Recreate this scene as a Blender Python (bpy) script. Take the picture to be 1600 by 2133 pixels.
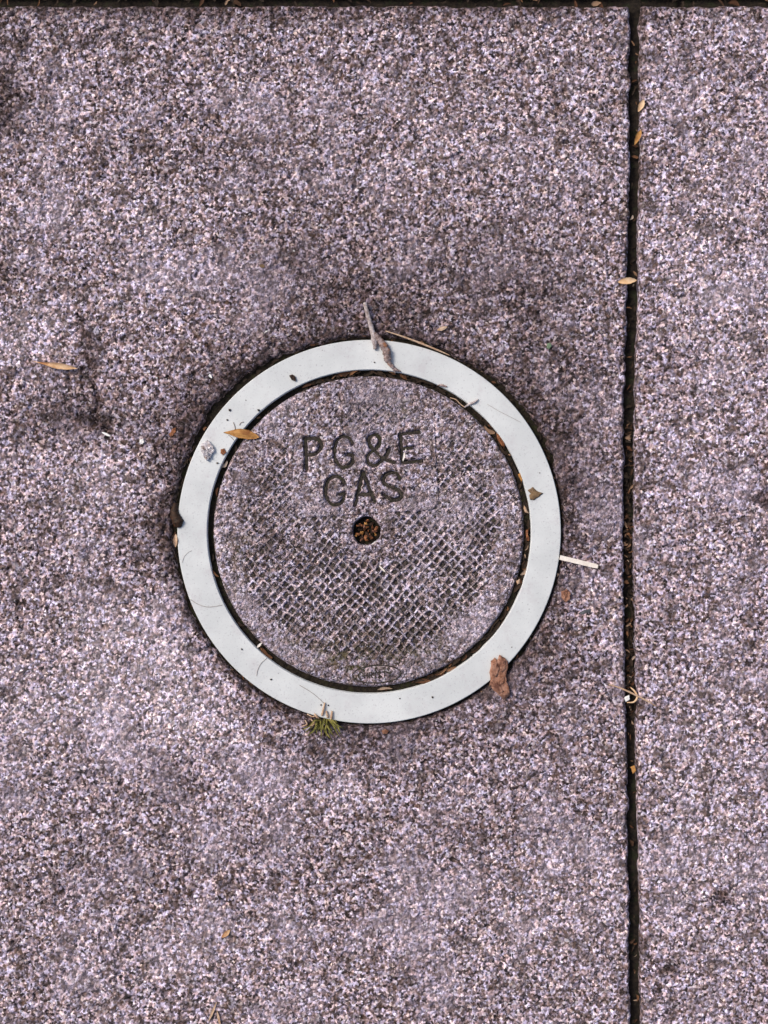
import bpy, math, random
import numpy as np

# ------------------------------------------------------------------ scene, camera, light
for o in list(bpy.data.objects): bpy.data.objects.remove(o)
sc = bpy.context.scene
S = 0.3817e-3                                   # metres per photo pixel on the pavement
def X(px): return (px - 800.0) * S
def Y(py): return (1066.5 - py) * S

CAM_H = 0.94
cam_d = bpy.data.cameras.new('camera'); cam = bpy.data.objects.new('camera', cam_d)
sc.collection.objects.link(cam); sc.camera = cam
cam.location = (0, 0, CAM_H); cam.rotation_euler = (0, 0, 0)
cam_d.sensor_fit = 'VERTICAL'; cam_d.sensor_height = 34.6
cam_d.lens = 34.6 * CAM_H / (2133 * S)
cam_d.clip_start = 0.01; cam_d.clip_end = 2000

SUN_EL, SUN_AZ = math.radians(48), math.radians(150)      # azimuth: direction the light comes from, from +x
w = bpy.data.worlds.new('World'); sc.world = w; w.use_nodes = True
nt = w.node_tree; bg = nt.nodes['Background']
sky = nt.nodes.new('ShaderNodeTexSky'); sky.sky_type = 'NISHITA'; sky.sun_disc = False
sky.sun_elevation = SUN_EL; sky.sun_rotation = math.pi / 2 - SUN_AZ
sky.air_density = 1.0; sky.dust_density = 5.0; sky.ozone_density = 1.0
nt.links.new(sky.outputs[0], bg.inputs[0]); bg.inputs[1].default_value = 0.10
sl = bpy.data.lights.new('sun', 'SUN'); sl.energy = 1.5; sl.angle = math.radians(18); sl.color = (1.0, 0.93, 0.84)
so = bpy.data.objects.new('sun', sl); sc.collection.objects.link(so)
so.rotation_euler = (math.pi / 2 - SUN_EL, 0, SUN_AZ + math.pi / 2)
so.location = (-2, 1.2, 3)
sc.view_settings.view_transform = 'Standard'; sc.view_settings.look = 'None'
sc.view_settings.gamma = 1; sc.view_settings.use_curve_mapping = False
sc.view_settings.exposure = 0.35
sc.cycles.max_bounces = 5; sc.cycles.diffuse_bounces = 3

# ------------------------------------------------------------------ helpers
COL = sc.collection
def tag(o, label=None, cat=None, group=None, kind=None):
    if label: o['label'] = label
    if cat: o['category'] = cat
    if group: o['group'] = group
    if kind: o['kind'] = kind
    return o
def empty(name, loc=(0, 0, 0)):
    o = bpy.data.objects.new(name, None); COL.objects.link(o); o.location = loc
    o.empty_display_size = 0.01
    return o
def mesh_np(name, V, F, mat, parent=None, smooth=True, attrs=None):
    """V (n,3), F list of (m,k) int arrays"""
    V = np.asarray(V, dtype=np.float32)
    if not isinstance(F, list): F = [F]
    F = [np.asarray(f, dtype=np.int32) for f in F if len(f)]
    me = bpy.data.meshes.new(name)
    me.vertices.add(len(V)); me.vertices.foreach_set('co', V.ravel())
    nl = sum(f.size for f in F); npoly = sum(len(f) for f in F)
    me.loops.add(nl); me.loops.foreach_set('vertex_index', np.concatenate([f.ravel() for f in F]))
    me.polygons.add(npoly)
    tot = np.concatenate([np.full(len(f), f.shape[1], np.int32) for f in F])
    st = np.concatenate([[0], np.cumsum(tot)[:-1]]).astype(np.int32)
    me.polygons.foreach_set('loop_start', st)
    me.polygons.foreach_set('use_smooth', np.full(npoly, smooth))
    me.update(calc_edges=True)
    me.materials.append(mat)
    if attrs:
        for k, a in attrs.items():
            at = me.attributes.new(k, 'FLOAT', 'POINT'); at.data.foreach_set('value', np.asarray(a, np.float32))
    o = bpy.data.objects.new(name, me); COL.objects.link(o)
    if parent is not None: o.parent = parent
    return o
class MB:
    """collects loose shells into one mesh"""
    def __init__(s): s.V = []; s.F = []; s.n = 0
    def add(s, V, F):
        V = np.asarray(V, float)
        s.V.append(V)
        for f in (F if isinstance(F, list) else [F]):
            f = np.asarray(f, int)
            if len(f): s.F.append(f + s.n)
        s.n += len(V)
    def build(s, name, mat, parent=None, smooth=True, origin=None):
        V = np.concatenate(s.V)
        if origin is None and parent is None:
            origin = np.array([V[:, 0].mean(), V[:, 1].mean(), V[:, 2].min()])
        if origin is not None: V = V - np.asarray(origin)
        o = mesh_np(name, V, s.F, mat, parent, smooth)
        if origin is not None and parent is None: o.location = tuple(origin)
        return o

_tab = np.random.RandomState(5).rand(1024, 1024)
def vn(x, y, scale, seed=0):
    gx = x / scale + 37.13 * seed; gy = y / scale + 91.7 * seed
    ix = np.floor(gx).astype(int); iy = np.floor(gy).astype(int)
    fx = gx - ix; fy = gy - iy
    fx = fx * fx * (3 - 2 * fx); fy = fy * fy * (3 - 2 * fy)
    a = _tab[ix & 1023, iy & 1023]; b = _tab[(ix + 1) & 1023, iy & 1023]
    c = _tab[ix & 1023, (iy + 1) & 1023]; d = _tab[(ix + 1) & 1023, (iy + 1) & 1023]
    return (a * (1 - fx) + b * fx) * (1 - fy) + (c * (1 - fx) + d * fx) * fy
def fbm(x, y, scale, oct=4, seed=0):
    t = 0; a = 1; n = 0
    for k in range(oct):
        t = t + a * vn(x, y, scale / 2 ** k, seed + k); n += a; a *= 0.55
    return t / n
def sstep(a, b, x):
    t = np.clip((x - a) / (b - a), 0, 1); return t * t * (3 - 2 * t)
def seg_dist(px, py, pts):
    d = np.full(px.shape, 1e9)
    for (x0, y0), (x1, y1) in zip(pts[:-1], pts[1:]):
        vx, vy = x1 - x0, y1 - y0
        t = np.clip(((px - x0) * vx + (py - y0) * vy) / max(vx * vx + vy * vy, 1e-12), 0, 1)
        d = np.minimum(d, np.hypot(px - x0 - t * vx, py - y0 - t * vy))
    return d
def catmull(pts, n=6):
    P = [np.array(p, float) for p in pts]
    P = [2 * P[0] - P[1]] + P + [2 * P[-1] - P[-2]]
    out = []
    for i in range(1, len(P) - 2):
        for k in range(n):
            t = k / n
            out.append(0.5 * (2 * P[i] + (P[i + 1] - P[i - 1]) * t + (2 * P[i - 1] - 5 * P[i] + 4 * P[i + 1] - P[i + 2]) * t * t
                              + (3 * P[i] - P[i - 1] - 3 * P[i + 1] + P[i + 2]) * t ** 3))
    out.append(P[-2])
    return np.array(out)

def tube(mb, pts, rad, segs=8, lump=0.0, rng=None):
    """pts (n,3) metres, rad scalar or list"""
    P = np.asarray(pts, float); n = len(P)
    R = np.full(n, rad) if np.isscalar(rad) else np.interp(np.linspace(0, 1, n), np.linspace(0, 1, len(rad)), rad)
    T = np.gradient(P, axis=0); T /= np.linalg.norm(T, axis=1)[:, None] + 1e-12
    up = np.array([0.02, 0.03, 1.0])
    V = []
    for i in range(n):
        a = np.cross(T[i], up); a /= np.linalg.norm(a) + 1e-9; b = np.cross(a, T[i])
        for k in range(segs):
            th = 2 * math.pi * k / segs
            r = R[i] * (1 + (lump * (rng.random() - 0.5) if rng else 0))
            V.append(P[i] + r * (math.cos(th) * a + math.sin(th) * b))
    F = [[i * segs + k, i * segs + (k + 1) % segs, (i + 1) * segs + (k + 1) % segs, (i + 1) * segs + k] for i in range(n - 1) for k in range(segs)]
    V.append(P[0]); V.append(P[-1]); c0, c1 = n * segs, n * segs + 1
    T3 = [[c0, (k + 1) % segs, k] for k in range(segs)] + [[c1, (n - 1) * segs + k, (n - 1) * segs + (k + 1) % segs] for k in range(segs)]
    mb.add(V, [np.array(F), np.array(T3)])
def sheet(mb, G, th):
    """G (n,m,3) grid -> closed thin shell"""
    n, m, _ = G.shape
    B = G.copy(); B[:, :, 2] -= th
    V = np.concatenate([G.reshape(-1, 3), B.reshape(-1, 3)]); o = n * m
    F = []
    for i in range(n - 1):
        for j in range(m - 1):
            a, b, c, d = i * m + j, i * m + j + 1, (i + 1) * m + j + 1, (i + 1) * m + j
            F.append([a, b, c, d]); F.append([o + d, o + c, o + b, o + a])
    rim = [i * m for i in range(n)] + [(n - 1) * m + j for j in range(1, m)] + [i * m + m - 1 for i in range(n - 2, -1, -1)] + [j for j in range(m - 2, 0, -1)]
    for a, b in zip(rim, rim[1:] + rim[:1]): F.append([a, o + a, o + b, b])
    mb.add(V, np.array(F))
def lens(mb, p0, p1, wid, z0, z1, curl=0.0, fold=0.0, th=0.0003, bend=0.0, n=14, m=5, pw=0.8, tip=0.04, skew=1.0, jit=0.18):
    """leaf / blade shaped sheet between two points (metres)"""
    p0 = np.array(p0, float); p1 = np.array(p1, float); d = p1 - p0; L = np.hypot(*d); d /= L; q = np.array([-d[1], d[0]])
    G = np.zeros((n, m, 3))
    for i in range(n):
        t = i / (n - 1); hw = wid * (math.sin(math.pi * t ** skew) ** pw + tip) / 2 * (1 + jit * (_tab[(i * 7 + int(abs(p0[0]) * 1e5)) & 1023, 5] - .5))
        for j in range(m):
            v = 2 * j / (m - 1) - 1
            xy = p0 + d * L * t + q * (hw * v + bend * math.sin(math.pi * t))
            z = z0 + (z1 - z0) * t + curl * math.sin(math.pi * t) + fold * abs(v) * math.sin(math.pi * t)
            G[i, j] = (xy[0], xy[1], z)
    sheet(mb, G, th)
def chip(mb, poly, z, th, rng, rough=0.3, rings=4, tilt=(0, 0), dome=0.0):
    """irregular flat piece from an outline (metres)"""
    P = np.array(poly, float); c = P.mean(0)
    Q = []
    for i in range(len(P)):                      # densify with jitter
        a, b = P[i], P[(i + 1) % len(P)]
        L = np.hypot(*(b - a))
        for k in range(3):
            Q.append(a + (b - a) * k / 3 + (np.array([rng.random() - .5, rng.random() - .5]) * L * 0.16 if k else 0))
    Q = np.array(Q); n = len(Q)
    V = []
    for r in range(rings):
        s = 1 - r / rings
        for i in range(n):
            xy = c + (Q[i] - c) * s
            zz = z + th + dome * (1 - s * s) + (rng.random() - .5) * th * rough * (1.6 if r else .6)
            V.append([*xy, zz + tilt[0] * (xy[0] - c[0]) + tilt[1] * (xy[1] - c[1])])
    top = len(V); V.append([*c, z + th + dome])
    bo = len(V)
    for i in range(n):
        xy = c + (Q[i] - c) * 0.94
        V.append([*xy, z + tilt[0] * (xy[0] - c[0]) + tilt[1] * (xy[1] - c[1])])
    bc = len(V); V.append([*c, z])
    F = []; T = []
    for r in range(rings - 1):
        for i in range(n):
            j = (i + 1) % n; F.append([r * n + i, r * n + j, (r + 1) * n + j, (r + 1) * n + i])
    for i in range(n):
        j = (i + 1) % n
        T.append([(rings - 1) * n + i, (rings - 1) * n + j, top]); F.append([i, bo + i, bo + j, j]); T.append([bc, bo + j, bo + i])
    mb.add(V, [np.array(F), np.array(T)])
def blob_poly(cx, cy, rx, ry, rng, n=7, rot=0.0, jag=0.35):
    out = []
    for i in range(n):
        a = 2 * math.pi * (i + 0.5 * (rng.random() - .5)) / n; s = 1 - jag * rng.random()
        x, y = rx * s * math.cos(a), ry * s * math.sin(a)
        out.append((cx + x * math.cos(rot) - y * math.sin(rot), cy + x * math.sin(rot) + y * math.cos(rot)))
    return out
def pxpoly(pts): return [(X(a), Y(b)) for a, b in pts]

# ------------------------------------------------------------------ materials
class NM:
    def __init__(s, name):
        s.m = bpy.data.materials.new(name); s.m.use_nodes = True; s.t = s.m.node_tree
        s.b = s.t.nodes['Principled BSDF']; s.b.inputs['Roughness'].default_value = 0.85
        s.b.inputs['Specular IOR Level'].default_value = 0.25
        s.tc = s.t.nodes.new('ShaderNodeTexCoord').outputs['Object']
    def n(s, typ, **kw):
        nd = s.t.nodes.new(typ)
        for k, v in kw.items(): setattr(nd, k, v)
        return nd
    def link(s, a, b): s.t.links.new(a, b)
    def pos_world(s):
        s.tc = s.n('ShaderNodeNewGeometry').outputs['Position']; return s
    def noise(s, scale, detail=3, rough=0.55, off=0.0, dist=0.0):
        nd = s.n('ShaderNodeTexNoise'); nd.inputs['Scale'].default_value = scale; nd.inputs['Detail'].default_value = detail
        nd.inputs['Roughness'].default_value = rough; nd.inputs['Distortion'].default_value = dist
        mp = s.n('ShaderNodeMapping'); mp.inputs['Location'].default_value = (off, off * 1.7, off * .6)
        s.link(s.tc, mp.inputs[0]); s.link(mp.outputs[0], nd.inputs['Vector']); return nd.outputs['Fac']
    def vor(s, scale, feat='F1', rnd=1.0):
        nd = s.n('ShaderNodeTexVoronoi', feature=feat); nd.inputs['Scale'].default_value = scale
        nd.inputs['Randomness'].default_value = rnd
        s.link(s.tc, nd.inputs['Vector']); return nd
    def ramp(s, fac, stops, interp='LINEAR'):
        nd = s.n('ShaderNodeValToRGB'); cr = nd.color_ramp; cr.interpolation = interp
        while len(cr.elements) < len(stops): cr.elements.new(0.5)
        for e, (p, c) in zip(cr.elements, stops):
            e.position = p; e.color = (*c, 1) if len(c) == 3 else c
        s.link(fac, nd.inputs[0]); return nd.outputs[0]
    def fac(s, f, a, b):
        nd = s.n('ShaderNodeMapRange'); nd.interpolation_type = 'SMOOTHSTEP'
        nd.inputs['From Min'].default_value = a; nd.inputs['From Max'].default_value = b
        s.link(f, nd.inputs['Value']); return nd.outputs[0]
    def mix(s, f, a, b, mode='MIX'):
        nd = s.n('ShaderNodeMix', data_type='RGBA', blend_type=mode)
        for sock, v in ((nd.inputs[0], f), (nd.inputs[6], a), (nd.inputs[7], b)):
            if isinstance(v, (int, float)): sock.default_value = v
            elif isinstance(v, tuple): sock.default_value = (*v, 1)
            else: s.link(v, sock)
        return nd.outputs[2]
    def math(s, op, a, b=0.0):
        nd = s.n('ShaderNodeMath', operation=op)
        for sock, v in ((nd.inputs[0], a), (nd.inputs[1], b)):
            if isinstance(v, (int, float)): sock.default_value = v
            else: s.link(v, sock)
        return nd.outputs[0]
    def attr(s, name):
        nd = s.n('ShaderNodeAttribute'); nd.attribute_name = name; return nd.outputs['Fac']
    def bump(s, h, dist, strength=1.0):
        nd = s.n('ShaderNodeBump'); nd.inputs['Distance'].default_value = dist; nd.inputs['Strength'].default_value = strength
        s.link(h, nd.inputs['Height']); s.link(nd.outputs[0], s.b.inputs['Normal'])
    def out(s, col, rough=None):
        s.link(col, s.b.inputs['Base Color'])
        if rough is not None: s.b.inputs['Roughness'].default_value = rough
        return s.m

def concrete(name, paste=(0.37, 0.325, 0.385), seed=0.0, fine=580.0, moss=0.0, con=1.50, gain=1.74):
    N = NM(name).pos_world()
    v1 = N.vor(fine); r1 = N.n('ShaderNodeSeparateColor'); N.link(v1.outputs['Color'], r1.inputs[0])
    g1 = N.ramp(r1.outputs[0], [(0.0, (.020, .017, .020)), (.26, (.035, .027, .025)), (.40, (.15, .10, .075)), (.52, (.30, .255, .28)),
                                (.70, (.50, .445, .53)), (.88, (.72, .67, .76)), (1.0, (.88, .86, .86))])
    nz = N.noise(230, 3, .65, 3 + seed)
    pst = N.mix(N.fac(nz, .39, .60), tuple(c * w_ for c, w_ in zip(paste, (.22, .19, .16))), tuple(min(1, c * 1.55) for c in paste))
    col = N.mix(0.60, pst, g1)
    hz = N.noise(190, 2, .5, 51 + seed)
    col = N.mix(.60, col, N.mix(N.fac(hz, .36, .62), (1.12, .90, .74), (.94, .97, 1.12)), 'MULTIPLY')
    # coarser sand grains, darker stones and pale ones
    v2 = N.vor(300); r2 = N.n('ShaderNodeSeparateColor'); N.link(v2.outputs['Color'], r2.inputs[0])
    g2 = N.ramp(r2.outputs[0], [(0.0, (.035, .03, .032)), (.35, (.12, .085, .065)), (.65, (.26, .20, .17)), (1.0, (.62, .58, .62))])
    inside = N.math('LESS_THAN', v2.outputs['Distance'], 0.42)
    pick = N.math('MULTIPLY', inside, N.math('GREATER_THAN', r2.outputs[1], 0.66))
    col = N.mix(N.math('MULTIPLY', pick, 0.75), col, g2)
    # weathered blotches in several sizes
    n2 = N.noise(60, 3, .68, 11 + seed); col = N.mix(N.math('MULTIPLY', N.fac(n2, .47, .66), .55), col, (.085, .062, .05))
    n4 = N.noise(170, 2, .6, 31 + seed); col = N.mix(N.math('MULTIPLY', N.fac(n4, .55, .68), .55), col, (.17, .10, .062))
    n3 = N.noise(16, 2, .6, 23 + seed); col = N.mix(N.math('MULTIPLY', N.fac(n3, .48, .72), .30), col, (.50, .45, .54))
    gm = N.n('ShaderNodeGamma'); N.link(col, gm.inputs[0]); gm.inputs[1].default_value = con
    hs = N.n('ShaderNodeHueSaturation'); hs.inputs['Saturation'].default_value = .80; N.link(gm.outputs[0], hs.inputs['Color'])
    col = N.mix(1.0, hs.outputs[0], (gain * 1.0, gain * .98, gain * .995), 'MULTIPLY')
    st = N.attr('stain')
    brk = N.fac(N.noise(95, 3, .65, 41 + seed), .25, .75)
    dk = N.math('MULTIPLY', N.math('MAXIMUM', st, 0.0), N.math('ADD', N.math('MULTIPLY', brk, .8), .35))
    dkn = N.n('ShaderNodeClamp'); N.link(dk, dkn.inputs[0])
    col = N.mix(N.math('MULTIPLY', dkn.outputs[0], .92), col, N.mix(1.0, col, (.27, .235, .215), 'MULTIPLY'))
    lt = N.math('MULTIPLY', N.math('MAXIMUM', N.math('MULTIPLY', st, -1.0), 0.0), N.math('ADD', N.math('MULTIPLY', brk, .9), .1))
    ltn = N.n('ShaderNodeClamp'); N.link(lt, ltn.inputs[0])
    col = N.mix(N.math('MULTIPLY', ltn.outputs[0], .85), col, N.mix(1.0, N.mix(1.0, col, (1.35, 1.35, 1.35), 'MULTIPLY'), (.16, .15, .165), 'ADD'))
    if moss:
        ms = N.attr('moss'); mf = N.math('MULTIPLY', ms, N.fac(N.noise(140, 4, .6, 61), .42, .62))
        col = N.mix(N.math('MULTIPLY', mf, moss), col, (.085, .075, .025))
    h = N.math('ADD', N.math('MULTIPLY', v1.outputs['Distance'], -.5), N.noise(900, 1, .6, 5))
    h = N.math('ADD', h, N.math('MULTIPLY', N.noise(330, 2, .6, 8), 1.2))
    N.bump(h, 0.0010, 1.0)
    return N.out(col, .92)

M = {}
M['slab'] = concrete('weathered_concrete')
M['slab2'] = concrete('weathered_concrete_pale', paste=(.40, .355, .43), seed=7)
M['lid'] = concrete('lid_concrete', paste=(.36, .315, .385), seed=13, fine=700, moss=0.8, con=1.28, gain=1.26)
def mk_frame():
    N = NM('pale_painted_metal').pos_world()
    a = N.fac(N.noise(28, 4, .6, 2), .3, .75)
    col = N.mix(a, (.57, .595, .605), (.68, .705, .71))
    b = N.fac(N.noise(700, 3, .6, 4), .58, .72); col = N.mix(N.math('MULTIPLY', b, .5), col, (.30, .29, .32))
    c = N.fac(N.noise(230, 2, .5, 9), .73, .80); col = N.mix(N.math('MULTIPLY', c, .75), col, (.10, .09, .09))
    d = N.fac(N.noise(45, 6, .75, 15), .50, .72); col = N.mix(N.math('MULTIPLY', d, .42), col, (.47, .43, .46))
    N.bump(N.noise(500, 4, .6, 6), .00012, .5)
    N.b.inputs['Metallic'].default_value = 0.0
    N.b.inputs['Specular IOR Level'].default_value = .15
    return N.out(col, .75)
M['frame'] = mk_frame()
def mottled(name, c1, c2, scale=300, rough=.85, c3=None, bump=.0003, isl=False, world=True, spec=.25):
    N = NM(name)
    if world: N.pos_world()
    col = N.mix(N.fac(N.noise(scale, 4, .6, 3), .32, .68), c1, c2)
    if c3: col = N.mix(N.fac(N.noise(scale * .37, 4, .6, 8), .52, .66), col, c3)
    if isl:
        g = N.n('ShaderNodeNewGeometry').outputs['Random Per Island']
        col = N.mix(.85, col, N.ramp(g, isl))
    if bump: N.bump(N.noise(scale * 2.2, 4, .65, 5), bump, .9)
    N.b.inputs['Specular IOR Level'].default_value = spec
    return N.out(col, rough)
M['soil'] = mottled('dark_soil', (.009, .007, .005), (.028, .021, .014), 520, .95, (.026, .026, .010), .0012)
M['joint'] = mottled('joint_soil', (.010, .008, .007), (.030, .022, .016), 350, .95, (.022, .024, .012), .001)
M['gdirt'] = mottled('ground_soil', (.09, .07, .05), (.16, .12, .085), 6, .95, (.07, .075, .04), .01)
M['litter'] = mottled('leaf_litter', (.05, .03, .02), (.10, .06, .03), 700, .8, None, .0002,
                      isl=[(0, (.010, .008, .006)), (.62, (.026, .015, .009)), (.80, (.085, .032, .014)), (.88, (.20, .095, .045)), (.97, (.32, .21, .14)), (1, (.5, .4, .32))])
M['grit'] = mottled('loose_grit', (.2, .18, .19), (.4, .36, .4), 700, .8, None, .0002,
                    isl=[(0, (.02, .018, .018)), (.30, (.05, .035, .028)), (.5, (.22, .14, .08)), (.7, (.5, .44, .46)), (1, (.82, .79, .76))])
M['leaf'] = mottled('dry_leaf', (.36, .165, .045), (.52, .27, .085), 260, .6, (.25, .10, .03), .0002)
M['pale_leaf'] = mottled('pale_dry_leaf', (.62, .38, .20), (.78, .56, .36), 200, .6, (.45, .22, .10), .0002)
M['olive_leaf'] = mottled('olive_leaf_scrap', (.15, .095, .05), (.26, .17, .09), 350, .7, (.10, .06, .04), .0003)
M['bark'] = mottled('red_bark', (.25, .115, .07), (.42, .23, .165), 330, .9, (.15, .065, .045), .0008)
M['darkbark'] = mottled('dark_bark', (.020, .011, .007), (.055, .026, .014), 300, .6, None, .0006)
M['twig'] = mottled('twig_bark', (.27, .215, .20), (.58, .52, .53), 420, .85, (.12, .075, .055), .0006)
M['knob'] = mottled('twig_knob_bark', (.13, .085, .075), (.42, .33, .32), 420, .85, (.36, .16, .08), .0009)
M['straw'] = mottled('dry_straw', (.42, .26, .16), (.60, .44, .32), 300, .6)
M['wood'] = mottled('pale_wood', (.74, .66, .58), (.88, .82, .76), 250, .7)
M['flake'] = mottled('pale_flake', (.50, .46, .50), (.78, .76, .80), 420, .85, (.28, .20, .17), .0008)
M['white'] = mottled('white_chip', (.80, .78, .76), (.90, .90, .90), 200, .4)
M['black'] = mottled('dark_crumb', (.02, .014, .012), (.07, .04, .028), 500, .8)
M['grass'] = mottled('grass_blade', (.10, .105, .022), (.24, .21, .055), 160, .55, (.34, .24, .09), 0)
M['green'] = mottled('green_scrap', (.13, .19, .12), (.20, .27, .18), 300, .6)
M['hair'] = mottled('fibre', (.20, .16, .15), (.30, .25, .22), 200, .6, None, 0)
M['stone'] = mottled('grey_stone', (.07, .075, .085), (.12, .125, .14), 300, .8)
M['inlay'] = mottled('letter_dirt', (.022, .019, .016), (.070, .058, .048), 520, .95, (.040, .040, .022), .0009)
M['pit'] = mottled('pit_dirt', (.026, .022, .019), (.10, .082, .07), 520, .95, (.055, .052, .036), .0008)
M['rust'] = mottled('rusty_scrap', (.10, .034, .016), (.34, .13, .05), 420, .5, (.03, .014, .010), .0004)

# ------------------------------------------------------------------ layout of cover
CX, CY = X(769), Y(1107.5)
R_OUT = 399.5 * S; R_IN = 337.5 * S; R_LID = 325 * S
LCX, LCY = X(768.5), Y(1107)

# joint lines (photo pixels)
def joint_x(py): return np.interp(py, [-3000, 0, 250, 560, 900, 1150, 1400, 1700, 2133, 6000], [1326, 1324, 1325, 1320, 1313, 1311.5, 1315, 1321, 1326, 1330])
JH = 11.5 * S                                     # half the joint's open width

def wander(v, seed): return (vn(v, v * 0 + seed, .012, seed) - .5) * .0022 + (vn(v, v * 0 + seed, .0035, seed + 1) - .5) * .0010

# ------------------------------------------------------------------ concrete slabs
def blobs(x, y, L):
    s = np.zeros_like(x)
    for (px, py, rx, ry, a) in L:
        s += a * np.exp(-(((x - X(px)) / (rx * S)) ** 2 + ((y - Y(py)) / (ry * S)) ** 2))
    return s
STAIN = [(800, 610, 330, 120, .42), (480, 820, 90, 90, .55), (1190, 980, 90, 170, .42), (370, 900, 90, 90, .38), (350, 1060, 50, 120, .55), (150, 865, 90, 50, .95),
         (183, 725, 22, 50, .8), (-5, 220, 50, 60, 1.0), (0, 565, 35, 45, .9), (1080, 560, 150, 120, .30), (1130, 1400, 110, 120, .35), (720, 1570, 170, 60, .38),
         (350, 1625, 70, 50, .35), (300, -10, 330, 60, .85), (900, 0, 600, 40, .5), (1150, 760, 100, 100, .35), (620, 500, 200, 130, .22), (520, 310, 260, 70, .22),
         (30, 120, 90, 90, .35), (1505, 1870, 22, 14, 1.4), (1400, 2015, 26, 18, .9), (1595, 1035, 30, 16, 1.2), (1400, 760, 60, 80, .25), (330, 1820, 200, 60, .18),
         (290, 1170, 60, 130, .15), (960, 1720, 330, 50, .16),
         (300, 1370, 130, 140, -.75), (210, 1010, 110, 90, -.35), (60, 690, 120, 60, -.45), (440, 1500, 120, 80, -.5), (700, 1640, 150, 60, -.35), (1470, 640, 140, 260, -.30),
         (110, 1480, 130, 120, -.45), (350, 1020, 40, 40, -.3), (920, 330, 260, 100, -.15), (300, 450, 200, 60, -.2), (1150, 1900, 200, 130, -.22), (1480, 1700, 160, 300, -.2),
         (1020, 690, 60, 40, -.2), (370, 600, 120, 70, -.2), (400, 2000, 260, 120, -.15), (1230, 1250, 60, 70, -.25)]
def slab_height(x, y, seed):
    h = (fbm(x, y, .0042, 3, seed) - .5) * .0022
    h += (fbm(x, y, .05, 3, seed + 9) - .5) * .0022
    pit = vn(x, y, .0034, seed + 20) * .6 + vn(x, y, .0017, seed + 21) * .4
    h -= sstep(.66, .84, pit) * .0018
    big = vn(x, y, .008, seed + 30); h -= sstep(.86, .97, big) * .0014
    return h
def axis(lo, hi, a, b, step, far=.03):
    """fine between a and b, growing outside"""
    mid = list(np.linspace(a, b, max(2, int(round((b - a) / step)) + 1)))
    out = mid[:]
    v = b; d = step
    while v < hi - 1e-6: d = min(d * 1.35, far); v = min(v + d, hi); out.append(v)
    v = a; d = step; pre = []
    while v > lo + 1e-6: d = min(d * 1.35, far); v = max(v - d, lo); pre.append(v)
    return np.array(pre[::-1] + out)
CRACK = np.array(pxpoly([(165, 660), (172, 690), (178, 715), (188, 742), (196, 765), (190, 790), (200, 815), (206, 838), (196, 862), (206, 890), (228, 900)]))
STEP = .00086
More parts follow.
